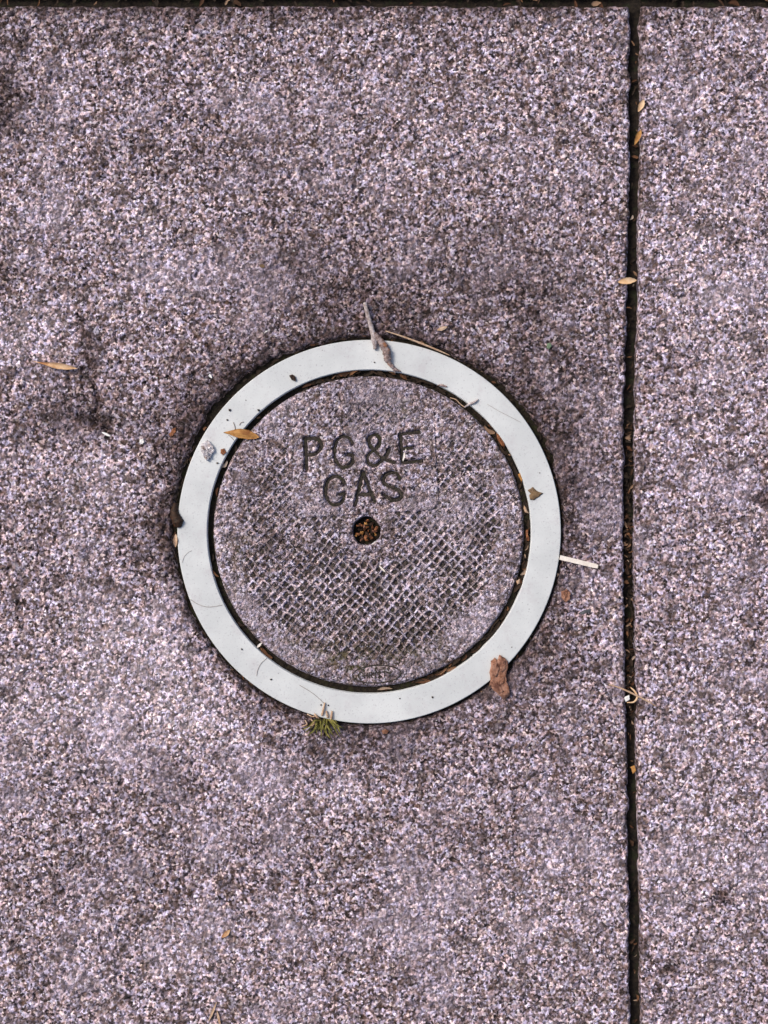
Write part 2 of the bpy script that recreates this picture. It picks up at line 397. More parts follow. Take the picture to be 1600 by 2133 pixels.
def build_slab(name, xs, ys, edge_x, side, top_y, seed, mat, hole, parent):
    """edge_x: function of y giving the joint edge; side +1 slab ends there on the right, -1 starts there"""
    xx, yy = np.meshgrid(xs, ys)
    x = xx.ravel().copy(); y = yy.ravel().copy()
    base = xs[-1] if side > 0 else xs[0]
    e = edge_x(y)
    d0 = np.abs(x - base); x += (e - base) * np.clip(1 - d0 / .05, 0, 1)
    de = np.abs(e - x)                                     # distance to joint edge
    te = top_y + wander(x, 40 + seed); yb = ys[-1]
    y += (te - yb) * np.clip(1 - np.abs(y - yb) / .03, 0, 1)
    dt = np.abs(te - y)
    z = slab_height(x, y, seed)
    rag = .0016 + .0022 * fbm(x, y, .007, 3, seed + 50)
    for d in (de, dt):
        t = np.clip(1 - d / rag, 0, 1); z -= .0030 * t ** 2
    st = 1.75 * blobs(x, y, STAIN) * (0.35 + 1.3 * fbm(x, y, .022, 4, 77))
    st += .55 * np.exp(-(de / .004) ** 2) + .55 * np.exp(-(dt / .005) ** 2)
    keep = None
    if hole:
        r = np.hypot(x - CX, y - CY); th = np.arctan2(y - CY, x - CX)
        ww = 2.4 * np.exp(-((np.angle(np.exp(1j * (th - 2.36)))) / .35) ** 2) + 2.3 * np.exp(-((np.angle(np.exp(1j * (th - .62)))) / .33) ** 2) + 1.2 * np.exp(-((np.angle(np.exp(1j * (th - 1.35)))) / .22) ** 2) + .8 * np.exp(-((np.angle(np.exp(1j * (th + .8)))) / .3) ** 2) \
            + 1.0 * np.exp(-((np.angle(np.exp(1j * (th - 3.2)))) / .6) ** 2) + .7
        rim = R_OUT + .0008 + (ww * .0022) * (.5 + 1.0 * fbm(x, y, .010, 3, 61)) + (vn(x, y, .0028, 62) - .5) * .0016
        d = r - rim
        z -= .009 * (1 - sstep(-.0022, .0016, d)) + .0012 * np.exp(-np.clip(d, 0, 1) / .003)
        st += (1.1 * np.exp(-(np.clip(d, 0, 1) / .0050) ** 1.3) + .95 * np.exp(-np.clip(d, 0, 1) / .018)) * (.2 + 1.4 * fbm(x, y, .02, 4, 64))
        dc = seg_dist(x, y, [tuple(p) for p in CRACK])
        dc = np.abs(dc + (vn(x, y, .005, 72) - .5) * .003)
        z -= .0042 * np.exp(-(dc / .0018) ** 2) * sstep(.15, .5, vn(x, y, .012, 71)); st += 2.0 * np.exp(-(dc / .0034) ** 2) * (.35 + vn(x, y, .01, 73))
        # slab is a touch lower on the far side of the crack
        z -= .0022 * sstep(0, .004, np.interp(y, CRACK[::-1, 1], CRACK[::-1, 0]) - x) * ((y < CRACK[0, 1] + .01) & (y > CRACK[-1, 1] - .01)) * np.exp(-dc / .02)
        keep = r > R_OUT - .004
    ny, nx = len(ys), len(xs)
    V = np.column_stack([x, y, z])
    idx = np.arange(nx * ny).reshape(ny, nx)
    Q = np.column_stack([idx[:-1, :-1].ravel(), idx[:-1, 1:].ravel(), idx[1:, 1:].ravel(), idx[1:, :-1].ravel()])
    if keep is not None: Q = Q[keep[Q].any(axis=1)]
    # skirts down to the bed
    rimv = np.concatenate([idx[0, :], idx[1:, -1], idx[-1, -2::-1], idx[-2:0:-1, 0]])
    low = V[rimv].copy(); low[:, 2] = -.07
    n0 = len(V); V = np.concatenate([V, low]); k = np.arange(len(rimv)); k2 = (k + 1) % len(rimv)
    SK = np.column_stack([rimv, n0 + k, n0 + k2, rimv[k2]])
    st = np.concatenate([st, np.full(len(low), .6)])
    return mesh_np(name, V, [Q, SK], mat, parent, True, {'stain': st})

bedV = np.array([[-1.9, -2.6, -.075], [1.95, -2.6, -.075], [1.95, 1.75, -.075], [-1.9, 1.75, -.075],
                 [-1.9, -2.6, -.12], [1.95, -2.6, -.12], [1.95, 1.75, -.12], [-1.9, 1.75, -.12]])
# gravel bed the slabs lie on (the pavement as a whole); open under the valve box
sidewalk = mesh_np('sidewalk', bedV, [np.array([[0, 1, 2, 3], [7, 6, 5, 4], [0, 4, 5, 1], [1, 5, 6, 2], [2, 6, 7, 3], [3, 7, 4, 0]])], M['joint'], None, False)
tag(sidewalk, 'weathered grey concrete sidewalk of large slabs parted by dark joints', 'sidewalk', kind='structure')
top_edge = Y(11)
exA = lambda y: X(joint_x(1066.5 - y / S)) - JH + wander(y, 3)
exB = lambda y: X(joint_x(1066.5 - y / S)) + JH + wander(y, 6)
jx = X(1320)
ysv = axis(-.83, top_edge, -.415, top_edge, STEP)
slabA = build_slab('slab', axis(-.92, jx - JH, -.312, jx - JH, STEP), ysv, exA, 1, top_edge, 1, M['slab'], True, sidewalk)
slabB = build_slab('slab', axis(jx + JH, 1.32, jx + JH, .312, STEP), ysv, exB, -1, top_edge, 2, M['slab2'], False, sidewalk)
def plain_slab(x0, x1, y0, y1, seed, mat):
    xs = axis(x0, x1, x0, x0 + .01, .004, .035); ys = axis(y0, y1, y0, y0 + .03, .003, .035)
    xx, yy = np.meshgrid(xs, ys); x = xx.ravel(); y = yy.ravel()
    z = slab_height(x, y, seed)
    d = np.minimum(np.minimum(x - x0, x1 - x), np.minimum(y - y0, y1 - y)); z -= .003 * np.clip(1 - d / .004, 0, 1) ** 2
    idx = np.arange(len(x)).reshape(len(ys), len(xs)); V = np.column_stack([x, y, z])
    Q = np.column_stack([idx[:-1, :-1].ravel(), idx[:-1, 1:].ravel(), idx[1:, 1:].ravel(), idx[1:, :-1].ravel()])
    rimv = np.concatenate([idx[0, :], idx[1:, -1], idx[-1, -2::-1], idx[-2:0:-1, 0]]); low = V[rimv].copy(); low[:, 2] = -.07
    n0 = len(V); V = np.concatenate([V, low]); k = np.arange(len(rimv)); k2 = (k + 1) % len(rimv)
    mesh_np('slab', V, [Q, np.column_stack([rimv, n0 + k, n0 + k2, rimv[k2]])], mat, sidewalk, True, {'stain': np.zeros(len(V))})
G = .010
plain_slab(-.92, jx - JH, top_edge + G, 1.7, 3, M['slab2']); plain_slab(jx + JH, 1.32, top_edge + G, 1.7, 4, M['slab'])
plain_slab(-.92, jx - JH, -2.2, -.83 - G, 5, M['slab2']); plain_slab(jx + JH, 1.32, -2.2, -.83 - G, 6, M['slab'])
gv = 600.0
ground = mesh_np('ground', np.array([[-gv, -gv, -.13], [gv, -gv, -.13], [gv, gv, -.13], [-gv, gv, -.13]]), [np.array([[0, 1, 2, 3]])], M['gdirt'], None, False)
tag(ground, 'bare earth ground around the sidewalk', 'ground', kind='structure')

# ------------------------------------------------------------------ soil in joints and gaps (stuff)
def strip(mb, P, wid, z, amp, seed, nx=7):
    """P polyline (n,2); lumpy soil strip"""
    P = np.asarray(P); T = np.gradient(P, axis=0); T /= np.linalg.norm(T, axis=1)[:, None]; Nn = np.column_stack([-T[:, 1], T[:, 0]])
    u = np.linspace(-1, 1, nx); x = (P[:, None, 0] + Nn[:, None, 0] * u * wid); y = (P[:, None, 1] + Nn[:, None, 1] * u * wid)
    zz = z + amp * (fbm(x, y, .006, 3, seed) - .5) * 2
    V = np.column_stack([x.ravel(), y.ravel(), zz.ravel()]); idx = np.arange(len(V)).reshape(x.shape)
    mb.add(V, np.column_stack([idx[:-1, :-1].ravel(), idx[:-1, 1:].ravel(), idx[1:, 1:].ravel(), idx[1:, :-1].ravel()])[:, ::-1])
mb = MB()
py = np.arange(-3300, 5400, 3.0); strip(mb, np.column_stack([X(joint_x(py)), Y(py)]), .0062, -.0092, .0020, 81)
pxx = np.arange(-1600, 4200, 3.0); strip(mb, np.column_stack([X(pxx), np.full(len(pxx), top_edge + G / 2)]), .0062, -.0105, .0016, 83)
tag(mb.build('joint_soil', M['joint'], origin=(0, 0, 0)), 'dark soil packed in the joints between the slabs', 'soil', kind='stuff')
mb = MB()
th = np.linspace(0, 2 * math.pi, 900)
def ringstrip(mb, cx, cy, r0, r1, z, amp, seed, nr=14, fine=.004):
    r = np.linspace(r0, r1, nr)[:, None]; x = cx + r * np.cos(th); y = cy + r * np.sin(th)
    zz = z + amp * (fbm(x, y, fine, 3, seed) - .5) * 2 + amp * .8 * (vn(x, y, .02, seed + 3) - .5)
    V = np.column_stack([x.ravel(), y.ravel(), zz.ravel()]); idx = np.arange(len(V)).reshape(x.shape)
    mb.add(V, np.column_stack([idx[:-1, :-1].ravel(), idx[:-1, 1:].ravel(), idx[1:, 1:].ravel(), idx[1:, :-1].ravel()])[:, ::-1])
ringstrip(mb, CX, CY, R_OUT - .0004, R_OUT + .0085, -.0066, .0014, 91)
ringstrip(mb, CX, CY, R_LID - .0035, R_IN + .0004, -.0052, .0012, 95)
tag(mb.build('gap_soil', M['soil'], origin=(0, 0, 0)), 'dark soil and moss filling the gaps on both sides of the pale ring', 'soil', kind='stuff')

# ------------------------------------------------------------------ pale frame ring
prof = [(R_OUT, -.060), (R_OUT, -.0002), (R_OUT - .0002, .0002), (R_OUT - .0006, .0004), (R_IN + .0006, .0004), (R_IN + .0002, .0002), (R_IN, -.0002),
        (R_IN, -.016), (R_IN - .013, -.016), (R_IN - .013, -.024), (R_IN - .001, -.026), (R_IN - .001, -.060)]
ns = 512; V = []
a = np.linspace(0, 2 * math.pi, ns, endpoint=False)
for (r, z) in prof: V.append(np.column_stack([r * np.cos(a), r * np.sin(a), np.full(ns, z)]))
V = np.concatenate(V); F = []
np_ = len(prof)
for p in range(np_):
    q = (p + 1) % np_; k = np.arange(ns); k2 = (k + 1) % ns
    F.append(np.column_stack([p * ns + k2, p * ns + k, q * ns + k, q * ns + k2]))
F = np.concatenate(F)
frame = mesh_np('cover_frame', V, [F], M['frame'], None, True)
frame.location = (CX, CY, 0)
sm_ = np.ones(len(F), bool); sm_[3 * ns:4 * ns] = False; frame.data.polygons.foreach_set('use_smooth', sm_)
tag(frame, 'smooth pale grey ring frame set flush in the concrete around the gas lid', 'cover frame')

# ------------------------------------------------------------------ lid
lid = empty('gas_lid', (LCX, LCY, -.030))
tag(lid, 'round concrete gas valve lid with waffle grip and engraved lettering', 'lid')
def zp(pts): return [(590 + x / 4.4444, 850 + y / 4.4444) for x, y in pts]
def sm(pts, n=5): return [tuple(p) for p in catmull(pts, n)]
LET = [
    ('P', [zp([(205, 280), (210, 420), (215, 575)]), sm(zp([(205, 285), (295, 278), (350, 320), (345, 375), (300, 420), (212, 435)]))]),
    ('G', [sm(zp([(645, 330), (610, 275), (550, 262), (497, 305), (476, 390), (486, 475), (525, 538), (590, 545), (640, 505), (645, 432)])), zp([(645, 432), (590, 432)])]),
    ('&', [sm(zp([(985, 375), (955, 435), (905, 492), (850, 530), (795, 512), (782, 450), (825, 400), (885, 345), (893, 275), (845, 245), (797, 275), (800, 330), (850, 400), (930, 468), (1040, 508)]))]),
    ('E', [zp([(1085, 243), (1095, 370), (1108, 508)]), zp([(1085, 243), (1268, 218)]), zp([(1100, 378), (1205, 364)]), zp([(1108, 508), (1285, 488)])]),
    ('G', [sm(zp([(570, 705), (540, 650), (480, 632), (418, 668), (394, 745), (402, 825), (442, 885), (505, 893), (552, 855), (566, 785)])), zp([(566, 785), (510, 800)])]),
    ('A', [zp([(738, 590), (665, 905)]), zp([(738, 590), (850, 875)]), zp([(705, 800), (812, 798)])]),
    ('S', [sm(zp([(1085, 655), (1045, 602), (980, 605), (930, 650), (940, 702), (1005, 732), (1075, 765), (1097, 812), (1058, 850), (990, 848), (930, 795)]))]),
]
NL = 570
u = np.linspace(-1, 1, NL); uu, vv = np.meshgrid(u, u)
A_, B_ = uu, vv
r = np.where(np.abs(A_) > np.abs(B_), A_, B_)
with np.errstate(divide='ignore', invalid='ignore'):
    ph = np.where(np.abs(A_) > np.abs(B_), (math.pi / 4) * (B_ / A_), (math.pi / 2) - (math.pi / 4) * (A_ / B_))
ph = np.nan_to_num(ph)
lx = (R_LID * r * np.cos(ph)).ravel(); ly = (R_LID * r * np.sin(ph)).ravel()
wx = lx + LCX; wy = ly + LCY
P_x = wx / S + 800; P_y = 1066.5 - wy / S                      # photo pixels of each vertex
rr = np.hypot(lx, ly)
zL = (fbm(wx, wy, .0036, 3, 101) - .5) * .0016 + (fbm(wx, wy, .04, 2, 105) - .5) * .0010
pit = vn(wx, wy, .0028, 110) * .6 + vn(wx, wy, .0014, 111) * .4; zL -= sstep(.68, .86, pit) * .0013
# name plate: smooth rectangle turned a few degrees
rot = math.radians(3.6); dx = (P_x - 757); dy = (P_y - 978)
pu = dx * math.cos(rot) - dy * math.sin(rot); pv = dx * math.sin(rot) + dy * math.cos(rot)
half_u, half_v = 153, 92
cham = np.abs(pu) + np.abs(pv) - (half_u + half_v - 14)
pd = np.maximum(np.maximum(np.abs(pu) - half_u, np.abs(pv) - half_v), cham * .707)      # <0 inside, pixels
plate = 1 - sstep(-2, 2, pd)
line = np.exp(-((pd - 2.2) / 2.0) ** 2)
weight_line = np.where(pu > half_u * .8, 1.0, np.where(pv > half_v * .75, .75, .25))
zL -= .0013 * line * weight_line * (.35 + .9 * vn(wx, wy, .016, 120))
# waffle grid
wr = math.radians(45 + 3.0); pitch = 15.6
a1 = (P_x * math.cos(wr) - P_y * math.sin(wr)) / pitch + .45 * (vn(wx, wy, .010, 130) - .5); a2 = (P_x * math.sin(wr) + P_y * math.cos(wr)) / pitch + .45 * (vn(wx, wy, .010, 131) - .5)
f1 = np.abs(a1 - np.floor(a1) - .5); f2 = np.abs(a2 - np.floor(a2) - .5)
c1 = np.floor(a1).astype(int); c2 = np.floor(a2).astype(int)
cell = _tab[c1 & 1023, c2 & 1023]
pitm = (1 - sstep(.27, .43, f1)) * (1 - sstep(.27, .43, f2))
rpx = rr / S
zone = (1 - sstep(250, 282, rpx + 26 * (vn(wx, wy, .03, 133) - .5))) * (1 - plate) * sstep(36, 80, np.hypot(P_x - 763, P_y - 1106))
wear = .36 + .75 * sstep(.30, .70, fbm(wx, wy, .03, 3, 137)) + .35 * sstep(1080, 1220, P_y) - .25 * (vn(wx, wy, .006, 139) - .3)
wear *= (1 - .5 * (1 - sstep(580, 720, P_x)) * (1 - .5 * sstep(1100, 1250, P_y))) * np.where(P_y < 900, .45, 1.0)
wear = np.clip(wear, 0, 1.15)
zL -= .0024 * pitm * zone * wear * (.55 + .6 * cell)
zPit = zL.copy()
rid = (sstep(.36, .48, f1) + sstep(.36, .48, f2)).clip(0, 1)
# letters
inlay = []
for ch, strokes in LET:
    d = np.full(wx.shape, 1e9)
    box = [p for s_ in strokes for p in s_]; bx0 = min(p[0] for p in box) - 14; bx1 = max(p[0] for p in box) + 14; by0 = min(p[1] for p in box) - 14; by1 = max(p[1] for p in box) + 14
    sel = (P_x > bx0) & (P_x < bx1) & (P_y > by0) & (P_y < by1)
    dd = np.full(sel.sum(), 1e9)
    for s_ in strokes: dd = np.minimum(dd, seg_dist(P_x[sel], P_y[sel], s_))
    dd = dd + (vn(wx[sel], wy[sel], .0022, 150) - .5) * 2.4
    zL[sel] -= .0030 * (1 - sstep(2.6, 6.4, dd))
# lifting hole
hx, hy = X(763.5), Y(1106.5); HR = 30 * S
hd = np.hypot(wx - hx, wy - hy); zL -= .016 * (1 - sstep(HR - .0016, HR + .0006, hd + (vn(wx, wy, .004, 160) - .5) * .0012)) + .0010 * np.exp(-np.clip(hd - HR, 0, 1) / .003)
# rounded, slightly worn rim
de = R_LID - rr; zL -= .0045 * np.clip(1 - de / .0030, 0, 1) ** 2.2
zL = zL * (1 - .8 * np.exp(-(((P_x - 785) / 56) ** 2 + ((P_y - 1404) / 22) ** 2) ** 3))
zL += -.0003
# discolouration
sl_ = blobs(wx, wy, [(770, 830, 180, 40, .30), (760, 1150, 90, 40, .35), (560, 1150, 60, 120, .28), (560, 1000, 60, 60, .2), (760, 850, 60, 40, .3), (770, 1370, 140, 40, .32), (680, 1075, 40, 30, .3),
                     (740, 1350, 200, 60, .22), (540, 850, 60, 40, -.55), (600, 845, 60, 25, -.4), (490, 1235, 40, 40, -.65), (455, 1120, 18, 90, -.45), (900, 1200, 160, 60, -.25), (640, 950, 80, 70, -.25), (890, 900, 30, 30, -.4),
                     (780, 1240, 220, 60, -.30), (960, 1010, 60, 160, -.15), (1060, 950, 25, 90, -.3), (1040, 1300, 60, 50, -.2), (620, 1360, 70, 25, -.3)])
sl_ = sl_ * (.5 + fbm(wx, wy, .02, 3, 170)) - .85 * rid * zone * wear * (.4 + vn(wx, wy, .009, 171))     # ridges rubbed pale by feet
ms_ = blobs(wx, wy, [(700, 1365, 60, 25, .8), (830, 1355, 110, 40, .7), (505, 1155, 30, 50, .6), (830, 850, 40, 25, .6), (740, 1400, 25, 20, .7), (600, 1330, 60, 30, .4)])
V = np.column_stack([lx, ly, zL + .030]); idx = np.arange(NL * NL).reshape(NL, NL)
Q = np.column_stack([idx[:-1, :-1].ravel(), idx[:-1, 1:].ravel(), idx[1:, 1:].ravel(), idx[1:, :-1].ravel()])
rimv = np.concatenate([idx[0, :], idx[1:, -1], idx[-1, -2::-1], idx[-2:0:-1, 0]])
low = V[rimv].copy(); low[:, :2] *= .97; low[:, 2] = .0145; n0 = len(V); k = np.arange(len(rimv)); k2 = (k + 1) % len(rimv)
V = np.concatenate([V, low, [[0, 0, .0140]]]); nc = len(V) - 1
mesh_np('lid_body', V, [Q, np.column_stack([rimv, n0 + k, n0 + k2, rimv[k2]]), np.column_stack([np.full(len(k), nc), n0 + k2, n0 + k])], M['lid'], lid, True,
        {'stain': np.concatenate([sl_, np.zeros(len(low) + 1)]), 'moss': np.concatenate([ms_, np.zeros(len(low) + 1)])})
# dirt lying in the engraved strokes
def ribbon(mb, pts, hw, z, amp, seed, lift=.0004):
    P = np.array(pts, float); D = np.concatenate([[0], np.cumsum(np.hypot(*np.diff(P, axis=0).T))]); n = max(3, int(D[-1] / 1.6)); t = np.linspace(0, D[-1], n)
    P = np.column_stack([np.interp(t, D, P[:, 0]), np.interp(t, D, P[:, 1])])
    W = np.column_stack([X(P[:, 0]) - LCX, Y(P[:, 1]) - LCY]); T = np.gradient(W, axis=0); T /= np.linalg.norm(T, axis=1)[:, None] + 1e-12
    Nn = np.column_stack([-T[:, 1], T[:, 0]]); m = 5; uu_ = np.linspace(-1, 1, m)
    w_ = hw * (.75 + .5 * vn(W[:, 0], W[:, 1], .003, seed))[:, None]
    x = W[:, None, 0] + Nn[:, None, 0] * uu_ * w_; y = W[:, None, 1] + Nn[:, None, 1] * uu_ * w_
    zz = z + amp * (fbm(x, y, .0022, 2, seed + 2) - .5) * 2 + lift * (1 - uu_ ** 2)
    Gd = np.dstack([x, y, zz]); sheet(mb, Gd[:, ::-1], .0004)
for i, (ch, strokes) in enumerate(LET):
    mb = MB()
    for j, s_ in enumerate(strokes): ribbon(mb, s_, 3.3 * S, .030 - .0027 + .00005 * j, .0003, 200 + i * 5 + j)
    mb.build('letter', M['inlay'], lid)
# dirt packed in the pits of the waffle grip: the clearest pits as single pieces, the rest together
PX_ = []
ca_, sa_ = math.cos(wr), math.sin(wr)
hit = (pitm > .93) & (zone * wear > .26)
keys = c1[hit].astype(np.int64) * 100000 + c2[hit]
uk, inv = np.unique(keys, return_inverse=True)
cnt = np.bincount(inv); mx = np.bincount(inv, lx[hit]) / cnt; my = np.bincount(inv, ly[hit]) / cnt; mz = np.bincount(inv, zL[hit]) / cnt; mwt = np.bincount(inv, (zone * wear)[hit]) / cnt
okp = cnt > 12; mx, my, mz, mwt = mx[okp], my[okp], mz[okp], mwt[okp]
order = np.argsort(-mwt)
prng = random.Random(21); pmesh = []
def pit_shape(r_):
    n = 12; ring = []
    Vp = []
    for k_, (sc_, zz_) in enumerate(((1.0, -.0003), (.8, .0003), (.4, .0005))):
        for i in range(n):
            q = 2 * math.pi * i / n; rad_ = .5 * 8.8 * S / max(abs(math.cos(q)), abs(math.sin(q))) ** .75
            rad_ *= sc_ * prng.uniform(.86, 1.12); an = q + wr * -1 + math.pi / 2
            Vp.append([rad_ * math.cos(an), rad_ * math.sin(an), zz_ + prng.uniform(-.00012, .00012)])
    Vp.append([0, 0, .0005])
    Fp = [[k_ * n + i, k_ * n + (i + 1) % n, (k_ + 1) * n + (i + 1) % n, (k_ + 1) * n + i] for k_ in range(2) for i in range(n)]
    Tp = [[2 * n + i, 2 * n + (i + 1) % n, 3 * n] for i in range(n)]
    return np.array(Vp), [np.array(Fp), np.array(Tp)]
shapes = [pit_shape(prng) for _ in range(8)]
for (Vp, Fp) in shapes:
    o_ = mesh_np('grip_pit', Vp, Fp, M['pit'], lid); pmesh.append(o_.data); bpy.data.objects.remove(o_)
rest = MB()
for j, i in enumerate(order):
    sc_ = (.55 + .48 * min(1.0, mwt[i])) * prng.uniform(.72, 1.18)
    if prng.random() < .10: continue
    loc = (mx[i] + prng.uniform(-.0003, .0003), my[i] + prng.uniform(-.0003, .0003), .030 + mz[i] + .0001)
    if j < 300:
        o_ = bpy.data.objects.new('grip_pit', pmesh[j % 8]); COL.objects.link(o_); o_.parent = lid; o_.location = loc; o_.scale = (sc_, sc_, 1)
    else:
        Vp, Fp = shapes[j % 8]; rest.add(Vp * [sc_ * .9, sc_ * .9, 1] + np.array(loc), Fp)
if rest.V: tag(rest.build('grip_pit_rest', M['pit'], lid), kind='stuff')
# maker's oval stamp
t = np.linspace(0, 2 * math.pi, 70); oc = (785, 1404.5); tl = math.radians(-3)
ov = [(oc[0] + 50.5 * math.cos(q) * math.cos(tl) - 18.5 * math.sin(q) * math.sin(tl), oc[1] + 50.5 * math.cos(q) * math.sin(tl) + 18.5 * math.sin(q) * math.cos(tl)) for q in t]
stamp = MB(); ribbon(stamp, ov, 1.3 * S, .030 - .0001, .00015, 301, .0001)
stamp_o = stamp.build('maker_stamp', M['inlay'], lid)
GL = {'C': [sm([(.85, .2), (.5, 0), (.1, .3), (.1, .7), (.5, 1), (.88, .8)], 4)], 'H': [[(.1, 0), (.1, 1)], [(.8, 0), (.8, 1)], [(.1, .5), (.8, .5)]],
      'R': [[(.1, 1), (.1, 0)], sm([(.1, 0), (.7, .05), (.75, .4), (.1, .5)], 4), [(.35, .5), (.8, 1)]], 'I': [[(.4, 0), (.4, 1)]],
      'S': [sm([(.8, .15), (.45, 0), (.12, .22), (.45, .5), (.82, .75), (.45, 1), (.1, .85)], 4)], 'T': [[(.05, 0), (.85, 0)], [(.45, 0), (.45, 1)]],
      'Y': [[(.05, 0), (.45, .5)], [(.85, 0), (.45, .5)], [(.45, .5), (.45, 1)]]}
x0 = 746.0
for i, ch in enumerate('CHRISTY'):
    wch = 6.0 if ch == 'I' else 11.0; hch = 15 if i == 0 else 12.5
    mb = MB()
    for s_ in GL[ch]: ribbon(mb, [(x0 + p[0] * wch, oc[1] + 1.5 - (x0 - 785) * .045 + (p[1] - .5) * hch) for p in s_], 1.0 * S, .030 - .0001, .00015, 310 + i, .0001)
    mb.build('letter', M['inlay'], stamp_o); x0 += wch + (-.5 if ch == 'I' else .2)

# ------------------------------------------------------------------ debris
rng = random.Random(11)
ZR = .00045                                   # top of the ring
def obj_chip(name, label, cat, poly, z, th, mat, rough=.5, tilt=(0, 0), dome=0.0, group=None, parent=None):
    mb = MB(); chip(mb, pxpoly(poly), z, th, rng, rough, 4, tilt, dome)
    return tag(mb.build(name, mat, parent), label, cat, group)
def P3(pts): return np.array([(X(a), Y(b), z) for a, b, z in pts])

# forked twig over the top of the ring
tw = empty('forked_twig', (X(790), Y(712), 0)); tag(tw, 'forked grey twig with knobby end lying across the top of the ring', 'twig')
o3 = np.array([X(790), Y(712), 0])
def part_tube(name, parent, org, pts, rad, mat, segs=9, lump=.0, n=6):
    mb = MB(); tube(mb, catmull(P3(pts), n) - org, rad, segs, lump, rng); return mb.build(name, mat, parent)
part_tube('shoot', tw, o3, [(760, 632, .0030), (766, 655, .0032), (773, 680, .0032), (779, 703, .0030), (781, 717, .0026), (782, 728, .0020)], [.0015, .0017, .0018, .0020, .0026, .0018, .0015], M['twig'], 9, .18)
part_tube('knobby_stem', tw, o3, [(777, 694, .0030), (788, 707, .0030), (797, 718, .0030), (805, 732, .0030), (807, 745, .0028), (811, 757, .0024), (820, 767, .0020)],
          [.0016, .0026, .0029, .0026, .0034, .0029, .0036, .0028, .0031, .0018, .0016, .0014], M['knob'], 10, .30, 8)
part_tube('bud', tw, o3, [(818, 764, .0022), (826, 771, .0019), (835, 774, .0014)], [.0008, .0013, .0004], M['knob'], 7, .2)
part_tube('bud', tw, o3, [(818, 764, .0022), (821, 772, .0018), (824, 778, .0012)], [.0008, .0009, .0003], M['knob'], 7, .2)

def obj_tube(name, label, cat, pts, rad, mat, segs=7, lump=0.0, group=None, n=6):
    mb = MB(); tube(mb, catmull(P3(pts), n), rad, segs, lump, rng); return tag(mb.build(name, mat), label, cat, group)
def obj_lens(name, label, cat, a, b, wid, z0, z1, mat, group=None, **kw):
    mb = MB(); lens(mb, (X(a[0]), Y(a[1])), (X(b[0]), Y(b[1])), wid * S, z0, z1, **kw); return tag(mb.build(name, mat), label, cat, group)

obj_tube('dry_straw', 'thin dry brown stem lying along the upper edge of the ring', 'stem', [(803, 690, .0016), (840, 702, .0016), (875, 715, .0014), (910, 729, .0012), (938, 741, .0010)], [.0004, .0007, .0008, .0007, .0003], M['straw'])
obj_lens('dry_leaf', 'narrow orange brown dry leaf spanning the ring and the lid edge', 'leaf', (466, 901), (540, 911), 19, .0012, .0012, M['leaf'], curl=.0028, fold=-.0022, bend=.0010, pw=.75, skew=1.35)
obj_lens('dry_leaf', 'pale tan dry leaf sliver lying by the crack at left', 'leaf', (66, 752), (162, 768), 12, .0012, .0012, M['pale_leaf'], curl=.0022, fold=.0022, bend=-.0008, skew=1.6, pw=1.1)
obj_chip('pale_flake', 'crumpled whitish flake stuck on the left of the ring', 'flake', [(420, 925), (434, 917), (445, 930), (449, 941), (442, 946), (440, 955), (432, 961), (424, 950), (419, 938)], ZR, .0022, M['flake'], 1.1)
obj_chip('bark_chip', 'tiny dark diamond shaped chip on the upper left of the ring', 'chip', [(603, 783), (609, 780), (615, 784), (617, 795), (608, 792)], ZR, .0016, M['black'], .6)
obj_chip('leaf_scrap', 'torn olive brown leaf scrap on the right of the ring', 'leaf', [(1099, 1021), (1107, 1016), (1110, 1014), (1116, 1021), (1131, 1027), (1124, 1034), (1112, 1042), (1104, 1041), (1102, 1032), (1105, 1028)], ZR, .0005, M['olive_leaf'], .6, dome=.0008)
b1 = obj_chip('bark_piece', 'large reddish brown bark piece straddling the lower right of the ring', 'bark',
              [(1022, 1376), (1030, 1369), (1036, 1374), (1040, 1363), (1050, 1369), (1058, 1378), (1057, 1394), (1054, 1406), (1055, 1420), (1061, 1434), (1063, 1447), (1052, 1457), (1038, 1446), (1027, 1437), (1019, 1425), (1019, 1400)], ZR, .0014, M['bark'], .5)
mb = MB(); bl = b1.location
for pl, zz in (([(1025, 1380), (1033, 1376), (1040, 1392), (1034, 1410), (1024, 1405)], .0016), ([(1041, 1370), (1052, 1376), (1053, 1392), (1045, 1400), (1040, 1384)], .0017),
               ([(1038, 1408), (1049, 1409), (1050, 1421), (1043, 1425), (1037, 1419)], .0018), ([(1026, 1418), (1036, 1424), (1050, 1440), (1040, 1444), (1028, 1434)], .0016)):
    chip(mb, [(a - bl[0], b - bl[1]) for a, b in pxpoly(pl)], ZR + zz - .0006 - bl[2], .0009, rng, .8, 3)
mb.build('bark_layer', M['bark'], b1)
for lab, pts, mt in (('rusty leaf piece wedged in the upper right of the lid gap', [(1034, 902), (1041, 905), (1048, 916), (1052, 930), (1045, 928), (1037, 914)], 'rust'),
                     ('dark red leaf piece at the ring edge beside the rusty wedged one', [(1044, 900), (1052, 908), (1058, 920), (1053, 924), (1046, 914)], 'bark'),
                     ('pale curled scrap in the right of the lid gap below the olive scrap', [(1092, 1052), (1097, 1058), (1100, 1066), (1103, 1070), (1095, 1068), (1091, 1060)], 'straw'),
                     ('pale scrap in the lower right of the lid gap', [(1076, 1210), (1083, 1206), (1084, 1216), (1078, 1218)], 'straw'),
                     ('brown scrap in the lid gap just above the olive scrap', [(1079, 988), (1085, 984), (1091, 1000), (1086, 1004)], 'leaf'),
                     ('orange brown scrap in the right of the lid gap level with the lifting hole', [(1096, 1104), (1101, 1103), (1103, 1128), (1098, 1126)], 'rust')):
    obj_chip('gap_scrap', lab, 'leaf', pts, -.0020, .0007, M[mt], .9, dome=.0008, group='leaf scraps in the lid gap')
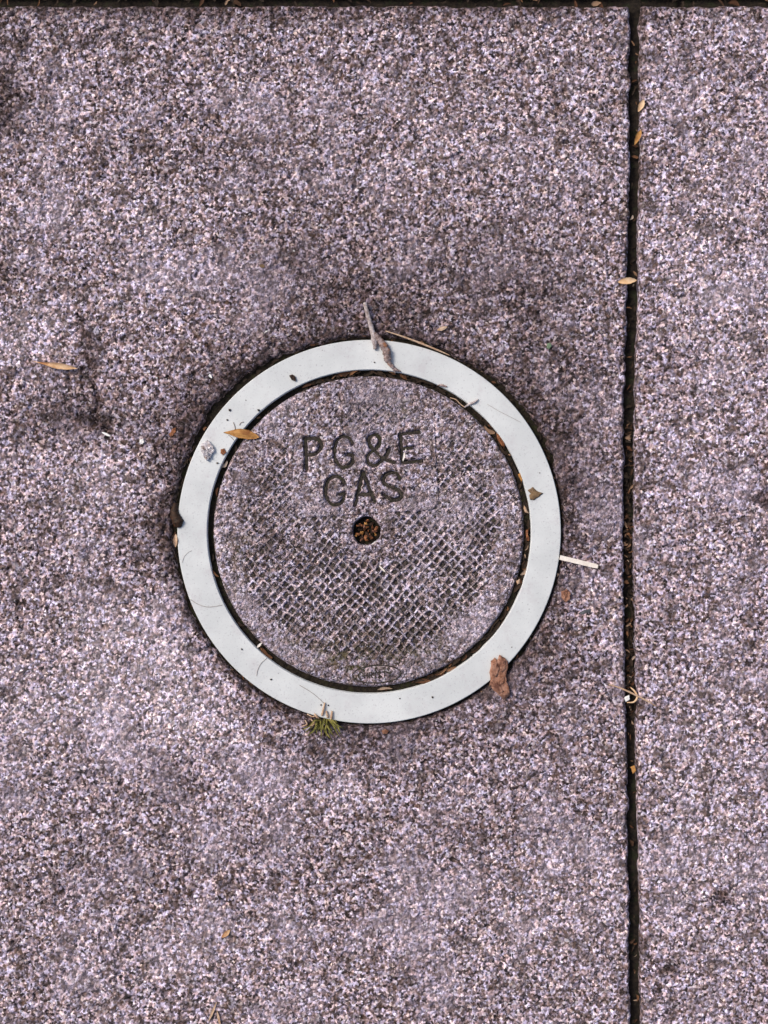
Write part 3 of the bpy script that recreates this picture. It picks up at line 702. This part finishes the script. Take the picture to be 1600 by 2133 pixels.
obj_tube('twiglet', 'pale crooked twiglet poking from the lid gap onto the ring at upper right', 'twig', [(968, 848, -.0012), (978, 842, .0008), (988, 838, .0016), (996, 832, .0014)], [.0006, .0011, .0010, .0005], M['twig'], 7, .3)
obj_tube('twiglet', 'small brown twiglet on the inner ring edge right of the forked twig', 'twig', [(912, 802, -.0008), (921, 803, .0012), (931, 806, .0012)], [.0006, .0010, .0005], M['knob'], 7, .3)
obj_tube('straw_fibre', 'wavy pale fibre lying in the upper right of the lid gap', 'fibre', [(938, 828, -.0018), (950, 832, -.0014), (958, 840, -.0016), (968, 848, -.0016)], .0004, M['straw'], 6, .2)
obj_chip('bark_chip', 'small rust brown bark chip on the concrete right of the ring', 'chip', [(1168, 1232), (1180, 1226), (1188, 1236), (1186, 1250), (1176, 1254), (1168, 1244)], .0002, .0022, M['bark'], .7)
obj_chip('stone_inclusion', 'flat dark grey stone in the concrete right of the ring', 'stone', [(1204, 1278), (1216, 1270), (1232, 1269), (1228, 1276), (1214, 1280)], -.0004, .0013, M['stone'], .3)
# flat wood splinter
mb = MB(); 
G_ = np.zeros((12, 4, 3)); d_ = np.array([X(1245) - X(1166), Y(1180) - Y(1161)]); L_ = np.hypot(*d_); d_ /= L_
for i in range(12):
    for j in range(4):
        v_ = (j / 3 - .5) * (9.5 - 2.0 * (i == 11)) * S; G_[i, j] = (X(1166) + d_[0] * L_ * i / 11 - d_[1] * v_, Y(1161) + d_[1] * L_ * i / 11 + d_[0] * v_, .0017 + .00012 * rng.random())
sheet(mb, G_[:, ::-1], .0013)
tag(mb.build('wood_splinter', M['wood'], smooth=False), 'flat whitish wooden splinter pointing right from the ring', 'splinter')
obj_tube('seed_pod', 'dark brown curled pod wedged against the left edge of the ring', 'pod', [(366, 1048, -.0006), (364, 1062, .0002), (366, 1076, .0008), (372, 1088, .0010), (372, 1098, .0004)], [.0016, .0030, .0040, .0042, .0020], M['darkbark'], 10, .25)
obj_lens('leaf_curl', 'pinkish brown curled leaf shred in the left gap', 'leaf', (366, 1112), (365, 1140), 9, -.0012, -.0010, M['straw'], curl=.0015, fold=.0015)
obj_chip('leaf_scrap', 'reddish brown leaf scrap on the concrete left of the ring', 'leaf', [(352, 905), (360, 893), (368, 890), (366, 902), (358, 912)], .0004, .0006, M['rust'], .8)
obj_chip('leaf_scrap', 'small reddish scrap at the lid gap below the orange leaf', 'leaf', [(460, 936), (468, 934), (472, 942), (466, 948), (460, 945)], ZR, .0007, M['rust'], .8)
obj_chip('leaf_scrap', 'tiny bright green scrap on the concrete upper right of the ring', 'leaf', [(1139, 716), (1146, 714), (1149, 721), (1144, 728), (1138, 724)], .0004, .0006, M['green'], .6)
obj_lens('pale_seed', 'small pale orange seed husk above the ring', 'seed', (910, 688), (932, 681), 8, .0008, .0008, M['straw'], curl=.0008, fold=-.0006)
obj_chip('bark_chip', 'small dark red chip in the gap just under the ring', 'chip', [(795, 1522), (803, 1518), (810, 1522), (806, 1528), (798, 1528)], -.0004, .0018, M['bark'], .7)
obj_lens('dry_leaf', 'pale tan leaf poking over the right joint near the top', 'leaf', (1286, 588), (1326, 584), 13, .0008, .0010, M['pale_leaf'], curl=.0010, fold=.0008)
obj_lens('dry_leaf', 'uppermost pale leaf bit caught in the right joint', 'leaf', (1330, 232), (1341, 208), 11, -.0010, .0008, M['pale_leaf'], curl=.0008, fold=.0006)
obj_lens('dry_leaf', 'orange leaf bit caught in the right joint below the uppermost one', 'leaf', (1323, 300), (1335, 270), 10, -.0016, .0004, M['leaf'], curl=.0008, fold=.0006)
obj_tube('dry_straw', 'thin straw crossing the right joint at lower right', 'stem', [(1268, 1425, .0012), (1295, 1434, .0014), (1325, 1448, .0014), (1352, 1462, .0012), (1368, 1472, .0008)], [.0004, .0007, .0008, .0006, .0003], M['straw'])
obj_tube('curled_straw', 'curled pale straw looping in the right joint beside the crossing straw', 'straw', [(1314, 1432, -.0004), (1322, 1440, .0006), (1327, 1452, .0008), (1320, 1462, .0006), (1306, 1463, .0006)], [.0004, .0008, .0009, .0007, .0004], M['pale_leaf'])
obj_chip('leaf_scrap', 'pale leaf fleck at the joint below the crossing straw', 'leaf', [(1300, 1452), (1310, 1447), (1312, 1456), (1303, 1462)], .0006, .0005, M['white'], .6)
obj_chip('leaf_scrap', 'orange fleck in the right joint near the bottom', 'leaf', [(1313, 1598), (1322, 1594), (1326, 1606), (1318, 1612)], -.0008, .0009, M['leaf'], .6)
obj_lens('straw', 'upper of two pale straws at the bottom edge', 'straw', (452, 2086), (434, 2128), 5, .0008, .0008, M['straw'], curl=.0008)
obj_lens('straw', 'right hand one of two pale straws at the bottom edge', 'straw', (452, 2104), (460, 2138), 5, .0008, .0008, M['straw'], curl=.0008)
obj_lens('dry_leaf', 'small pale leaf on the concrete at lower left of centre', 'leaf', (462, 1952), (480, 1936), 9, .0008, .0008, M['pale_leaf'], curl=.0010)
obj_chip('white_fleck', 'largest white fleck on the concrete at left between crack and ring', 'fleck', [(292, 916), (299, 914), (302, 921), (297, 926), (291, 923)], .0004, .0010, M['white'], .5)
obj_lens('white_splinter', 'tiny white splinter beside the largest white fleck', 'splinter', (212, 900), (231, 909), 5, .0006, .0006, M['white'], th=.0005)
obj_lens('white_splinter', 'tiny white splinter above left of the ring', 'splinter', (432, 776), (442, 788), 5, .0006, .0006, M['white'], th=.0005)
obj_lens('white_splinter', 'thin pale splinter just above the ring at top left', 'splinter', (541, 695), (558, 689), 4, .0006, .0006, M['white'], th=.0005)
obj_lens('white_splinter', 'pale splinter stuck on the lower middle of the lid', 'splinter', (789, 1178), (803, 1192), 4, .0003, .0003, M['wood'], th=.0005)
obj_lens('white_splinter', 'pale splinter at lower left across the lid gap', 'splinter', (535, 1349), (545, 1339), 5, -.0004, .0002, M['wood'], th=.0005)
obj_lens('straw', 'pink straw lying in the stem of the letter E', 'straw', (839, 961), (846, 934), 5, -.0006, -.0004, M['wood'], th=.0006)
obj_lens('dry_leaf', 'brown speck of leaf at the upper left on the concrete', 'leaf', (540, 553), (552, 556), 8, .0006, .0006, M['olive_leaf'])
# fibres on the ring
HZ = ZR + .00025
def fibre(label, pts, r=.00016):
    obj_tube('fibre', label, 'fibre', [(a, b, HZ) for a, b in pts], r, M['hair'], 5, 0, 'hair thin fibres on the ring')
fibre('hair thin fibre curving across the lower left of the ring', [(396, 1248), (412, 1258), (430, 1264), (448, 1263), (464, 1260)])
fibre('short curved hair on the ring at lower left near the lid gap', [(556, 1371), (544, 1382), (537, 1396), (535, 1408)])
fibre('faint hair on the ring above the grass tuft', [(624, 1427), (646, 1440), (664, 1454), (676, 1466)])
fibre('faint arched hair on the left of the ring', [(380, 1172), (384, 1160), (392, 1151), (400, 1147)], .00011)
fibre('faint hair along the upper right of the ring', [(1015, 842), (1040, 857), (1062, 868), (1085, 880)], .00010)
fibre('tiny bent hair above the orange leaf', [(486, 880), (489, 886), (490, 893), (492, 900)], .0003)
fibre('second tiny hair above the orange leaf, curving right', [(499, 886), (502, 881), (508, 879)], .0003)
fibre('fine hair below the orange leaf', [(476, 906), (482, 911), (487, 917)], .0002)
# dark crumbs on the ring
crumbs = [((479, 854), 3.0, 'near the upper left outer edge'), ((453, 965), 2.6, 'beside the lid gap below the whitish flake'), ((474, 875), 2.2, 'just above the orange leaf'), ((539, 855), 3.0, 'at the lid gap above the orange leaf'),
          ((565, 1415), 2.2, 'at lower left'), ((504, 1352), 2.0, 'at lower left above the other'), ((901, 1452), 2.4, 'at the bottom right of centre'), ((833, 1455), 1.6, 'at the bottom centre'),
          ((669, 1468), 2.0, 'just above the grass tuft'), ((684, 1469), 2.0, 'above the grass tuft at right'), ((780, 755), 1.8, 'beside the twig'), ((1066, 1348), 1.5, 'above the bark piece'), ((1124, 985), 1.5, 'above the olive leaf scrap')]
for (p, rpx_, where) in crumbs:
    mb = MB(); chip(mb, blob_poly(X(p[0]), Y(p[1]), rpx_ * S * 1.15, rpx_ * S, rng, 6), ZR - .0001, rpx_ * S * .8, rng, .8, 3)
    tag(mb.build('crumb', M['black']), 'tiny dark crumb on the pale ring ' + where, 'crumb', 'dark crumbs on the ring')

# bits of rusty litter filling the lifting hole
mb = MB(); Vd = []; na, nr = 40, 8
for i in range(nr):
    for j in range(na):
        q = 2 * math.pi * j / na; rd = (HR + .0004) * (i + .5) / nr
        xx_, yy_ = hx + rd * math.cos(q), hy + rd * math.sin(q)
        Vd.append([xx_, yy_, -.0088 + .0022 * (vn(np.array(xx_), np.array(yy_), .004, 180) - .5)])
Fd = [[i * na + j, (i + 1) * na + j, (i + 1) * na + (j + 1) % na, i * na + (j + 1) % na] for i in range(nr - 1) for j in range(na)]
mb.add(Vd, np.array(Fd)); tag(mb.build('hole_soil', M['soil'], origin=(hx, hy, 0)), 'dark soil at the bottom of the lifting hole', 'soil', kind='stuff')
for i in range(26):
    q = i * 2.4 + rng.random() * .5; rd = (HR - .0026) * math.sqrt((i + .5) / 26); cx_, cy_ = hx + rd * math.cos(q), hy + rd * math.sin(q)
    mb = MB(); zz = -.0082 + .00018 * ((i * 7) % 26); rl = rng.uniform(.0018, .0042)
    rl = min(rl, HR - .0014 - math.hypot(cx_ - hx, cy_ - hy) + .0012)
    chip(mb, blob_poly(cx_, cy_, max(.0010, rl), max(.0008, rl * rng.uniform(.35, .8)), rng, 6, rng.random() * 3.14, .55), zz, .0004, rng, 1.5, 3, (rng.uniform(-.7, .7), rng.uniform(-.7, .7)), rng.uniform(0, .0008))
    tag(mb.build('leaf_bit', [M['rust'], M['rust'], M['darkbark'], M['rust'], M['leaf'], M['darkbark'], M['bark']][i % 7]), 'one of the small rusty leaf bits filling the lifting hole of the lid', 'leaf bit', 'leaf bits in the lifting hole')
obj_lens('white_shell', 'small bright white chip at the lower right of the lifting hole', 'chip', (771, 1139), (788, 1127), 7, -.0022, -.0020, M['white'], th=.0009, pw=.4)

# grass tuft below the ring
tu = empty('grass_tuft', (X(672), Y(1498), -.003)); tag(tu, 'small green grass tuft growing from the gap below the ring', 'grass')
to = np.array([X(672), Y(1498), -.003])
tips = [(630, 1520), (634, 1527), (642, 1533), (650, 1527), (651, 1524), (660, 1530), (668, 1532), (672, 1540), (680, 1536), (688, 1533), (692, 1542), (700, 1536), (710, 1537), (712, 1529), (709, 1520), (706, 1508), (718, 1516), (656, 1510), (640, 1514), (664, 1522), (676, 1524), (695, 1524)]
for i, (tx, ty) in enumerate(tips):
    bx_, by_ = 672 + (tx - 672) * .35 + rng.uniform(-12, 12), 1499 + rng.uniform(-5, 9)
    P = P3([(bx_, by_, -.002), (bx_ * .6 + tx * .4, by_ * .6 + ty * .4 + rng.uniform(-7, 3), .003 + rng.uniform(0, .005)), (bx_ * .25 + tx * .75, by_ * .25 + ty * .75 - 1, .0045 + rng.uniform(0, .003)), (tx, ty, .0012 + rng.uniform(0, .002))])
    C = catmull(P, 5) - to; n = len(C); T = np.gradient(C, axis=0); T /= np.linalg.norm(T, axis=1)[:, None]; Nn = np.cross(T, [0, 0, 1.0]); Nn /= np.linalg.norm(Nn, axis=1)[:, None] + 1e-9
    hw = (.00050 + .0003 * rng.random()) * np.clip(1.15 - np.linspace(0, 1, n) ** 2 * 1.05, .08, 1)
    Gd = np.zeros((n, 3, 3))
    for j, v in enumerate((1, 0, -1)): Gd[:, j] = C + Nn * (hw * v)[:, None] - np.array([0, 0, .0003]) * (v == 0)
    mb = MB(); sheet(mb, Gd, .00015); mb.build('blade', M['grass'], tu)
for (a_, b_) in (((671, 1490), (677, 1463)), ((690, 1500), (692, 1480)), ((664, 1496), (655, 1486)), ((683, 1494), (680, 1480))):
    mb = MB(); tube(mb, catmull(P3([(*a_, .0010), ((a_[0] + b_[0]) / 2, (a_[1] + b_[1]) / 2, .0022), (*b_, .0016)]), 4) - to, [.0009, .0009, .0006], 6, .2, rng); mb.build('dry_stub', M['straw'], tu)
for (a_, b_, c_) in (((640, 1487), (652, 1492), (662, 1490)), ((636, 1500), (640, 1508), (630, 1512)), ((648, 1498), (655, 1506), (650, 1512))):
    mb = MB(); tube(mb, catmull(P3([(*a_, .0008), (*b_, .0016), (*c_, .0010)]), 4) - to, .0005, 6, .2, rng); mb.build('dry_stub', M['straw'], tu)

# litter in the gaps and joints, loose grit on the slabs (uncountable)
mb = MB(); r2 = random.Random(3)
def scrap(cx_, cy_, z, L, a_):
    p0 = (cx_ - L / 2 * math.cos(a_), cy_ - L / 2 * math.sin(a_)); p1 = (cx_ + L / 2 * math.cos(a_), cy_ + L / 2 * math.sin(a_))
    lens(mb, p0, p1, min(.0022, L * r2.uniform(.10, .40)), z, z + r2.uniform(-.0006, .0008), curl=r2.uniform(0, .0008), fold=r2.uniform(-.0004, .0004), n=6, m=3, th=.0002, pw=r2.choice((.25, .5, .9)), tip=r2.choice((.05, .3, .5)), skew=r2.uniform(.6, 1.6), jit=.7, bend=r2.uniform(-.18, .18) * L)
for i in range(420):
    q = r2.uniform(0, 2 * math.pi)
    dens = .10 + .75 * (math.cos(q - .35) > -.1)
    if r2.random() > dens: continue
    rd = r2.uniform(R_LID + .0008, R_IN - .0006)
    scrap(CX + rd * math.cos(q), CY + rd * math.sin(q), r2.uniform(-.0040, -.0018), r2.choice((.002, .003, .004, .007, .011)) * r2.uniform(.8, 1.2), q + math.pi / 2 + r2.uniform(-.5, .5))
for i in range(170):
    q = r2.uniform(0, 2 * math.pi); rd = R_OUT + r2.uniform(.0005, .0040)
    scrap(CX + rd * math.cos(q), CY + rd * math.sin(q), r2.uniform(-.0045, -.0022), r2.uniform(.0015, .005), q + math.pi / 2 + r2.uniform(-.6, .6))
for i in range(330):
    pyy = r2.uniform(880, 1500) if r2.random() < .72 else r2.uniform(-20, 2150)
    scrap(X(float(joint_x(pyy))) + r2.uniform(-.0026, .0026), Y(pyy), r2.uniform(-.0070, -.0040), r2.uniform(.002, .006), r2.uniform(0, 6.28))
for i in range(60):
    scrap(X(r2.uniform(-20, 1620)), top_edge + r2.uniform(.001, .008), r2.uniform(-.006, -.001), r2.uniform(.003, .009), r2.uniform(0, 6.28))
tag(mb.build('leaf_litter', M['litter'], origin=(0, 0, 0)), 'brown shreds of leaf litter caught in the gaps and joints', 'litter', kind='stuff')
mb = MB(); r3 = random.Random(8); nrng = np.random.RandomState(4)
n = 0
OCT = np.array([[1, 0, 0], [0, 1, 0], [-1, 0, 0], [0, -1, 0], [0, 0, 1], [0, 0, -1]], float); OF = np.array([[0, 1, 4], [1, 2, 4], [2, 3, 4], [3, 0, 4], [1, 0, 5], [2, 1, 5], [3, 2, 5], [0, 3, 5]])
while n < 900:
    px_, py_ = r3.uniform(-30, 1630), r3.uniform(20, 2160); rr_ = math.hypot(px_ - 769, py_ - 1107.5)
    if rr_ < 412 or abs(px_ - joint_x(py_)) < 14: continue
    s_ = r3.uniform(.0005, .0010) * (1.5 if r3.random() < .08 else 1)
    a_ = r3.random() * 3.14; Rm = np.array([[math.cos(a_), -math.sin(a_), 0], [math.sin(a_), math.cos(a_), 0], [0, 0, 1]])
    V_ = (OCT * np.array([1, r3.uniform(.5, 1), .6]) * s_ * nrng.uniform(.75, 1.2, (6, 1))) @ Rm.T + np.array([X(px_), Y(py_), s_ * .2])
    mb.add(V_, OF); n += 1
tag(mb.build('loose_grit', M['grit'], origin=(0, 0, 0), smooth=False), 'fine loose grit and specks scattered over the concrete', 'grit', kind='stuff')
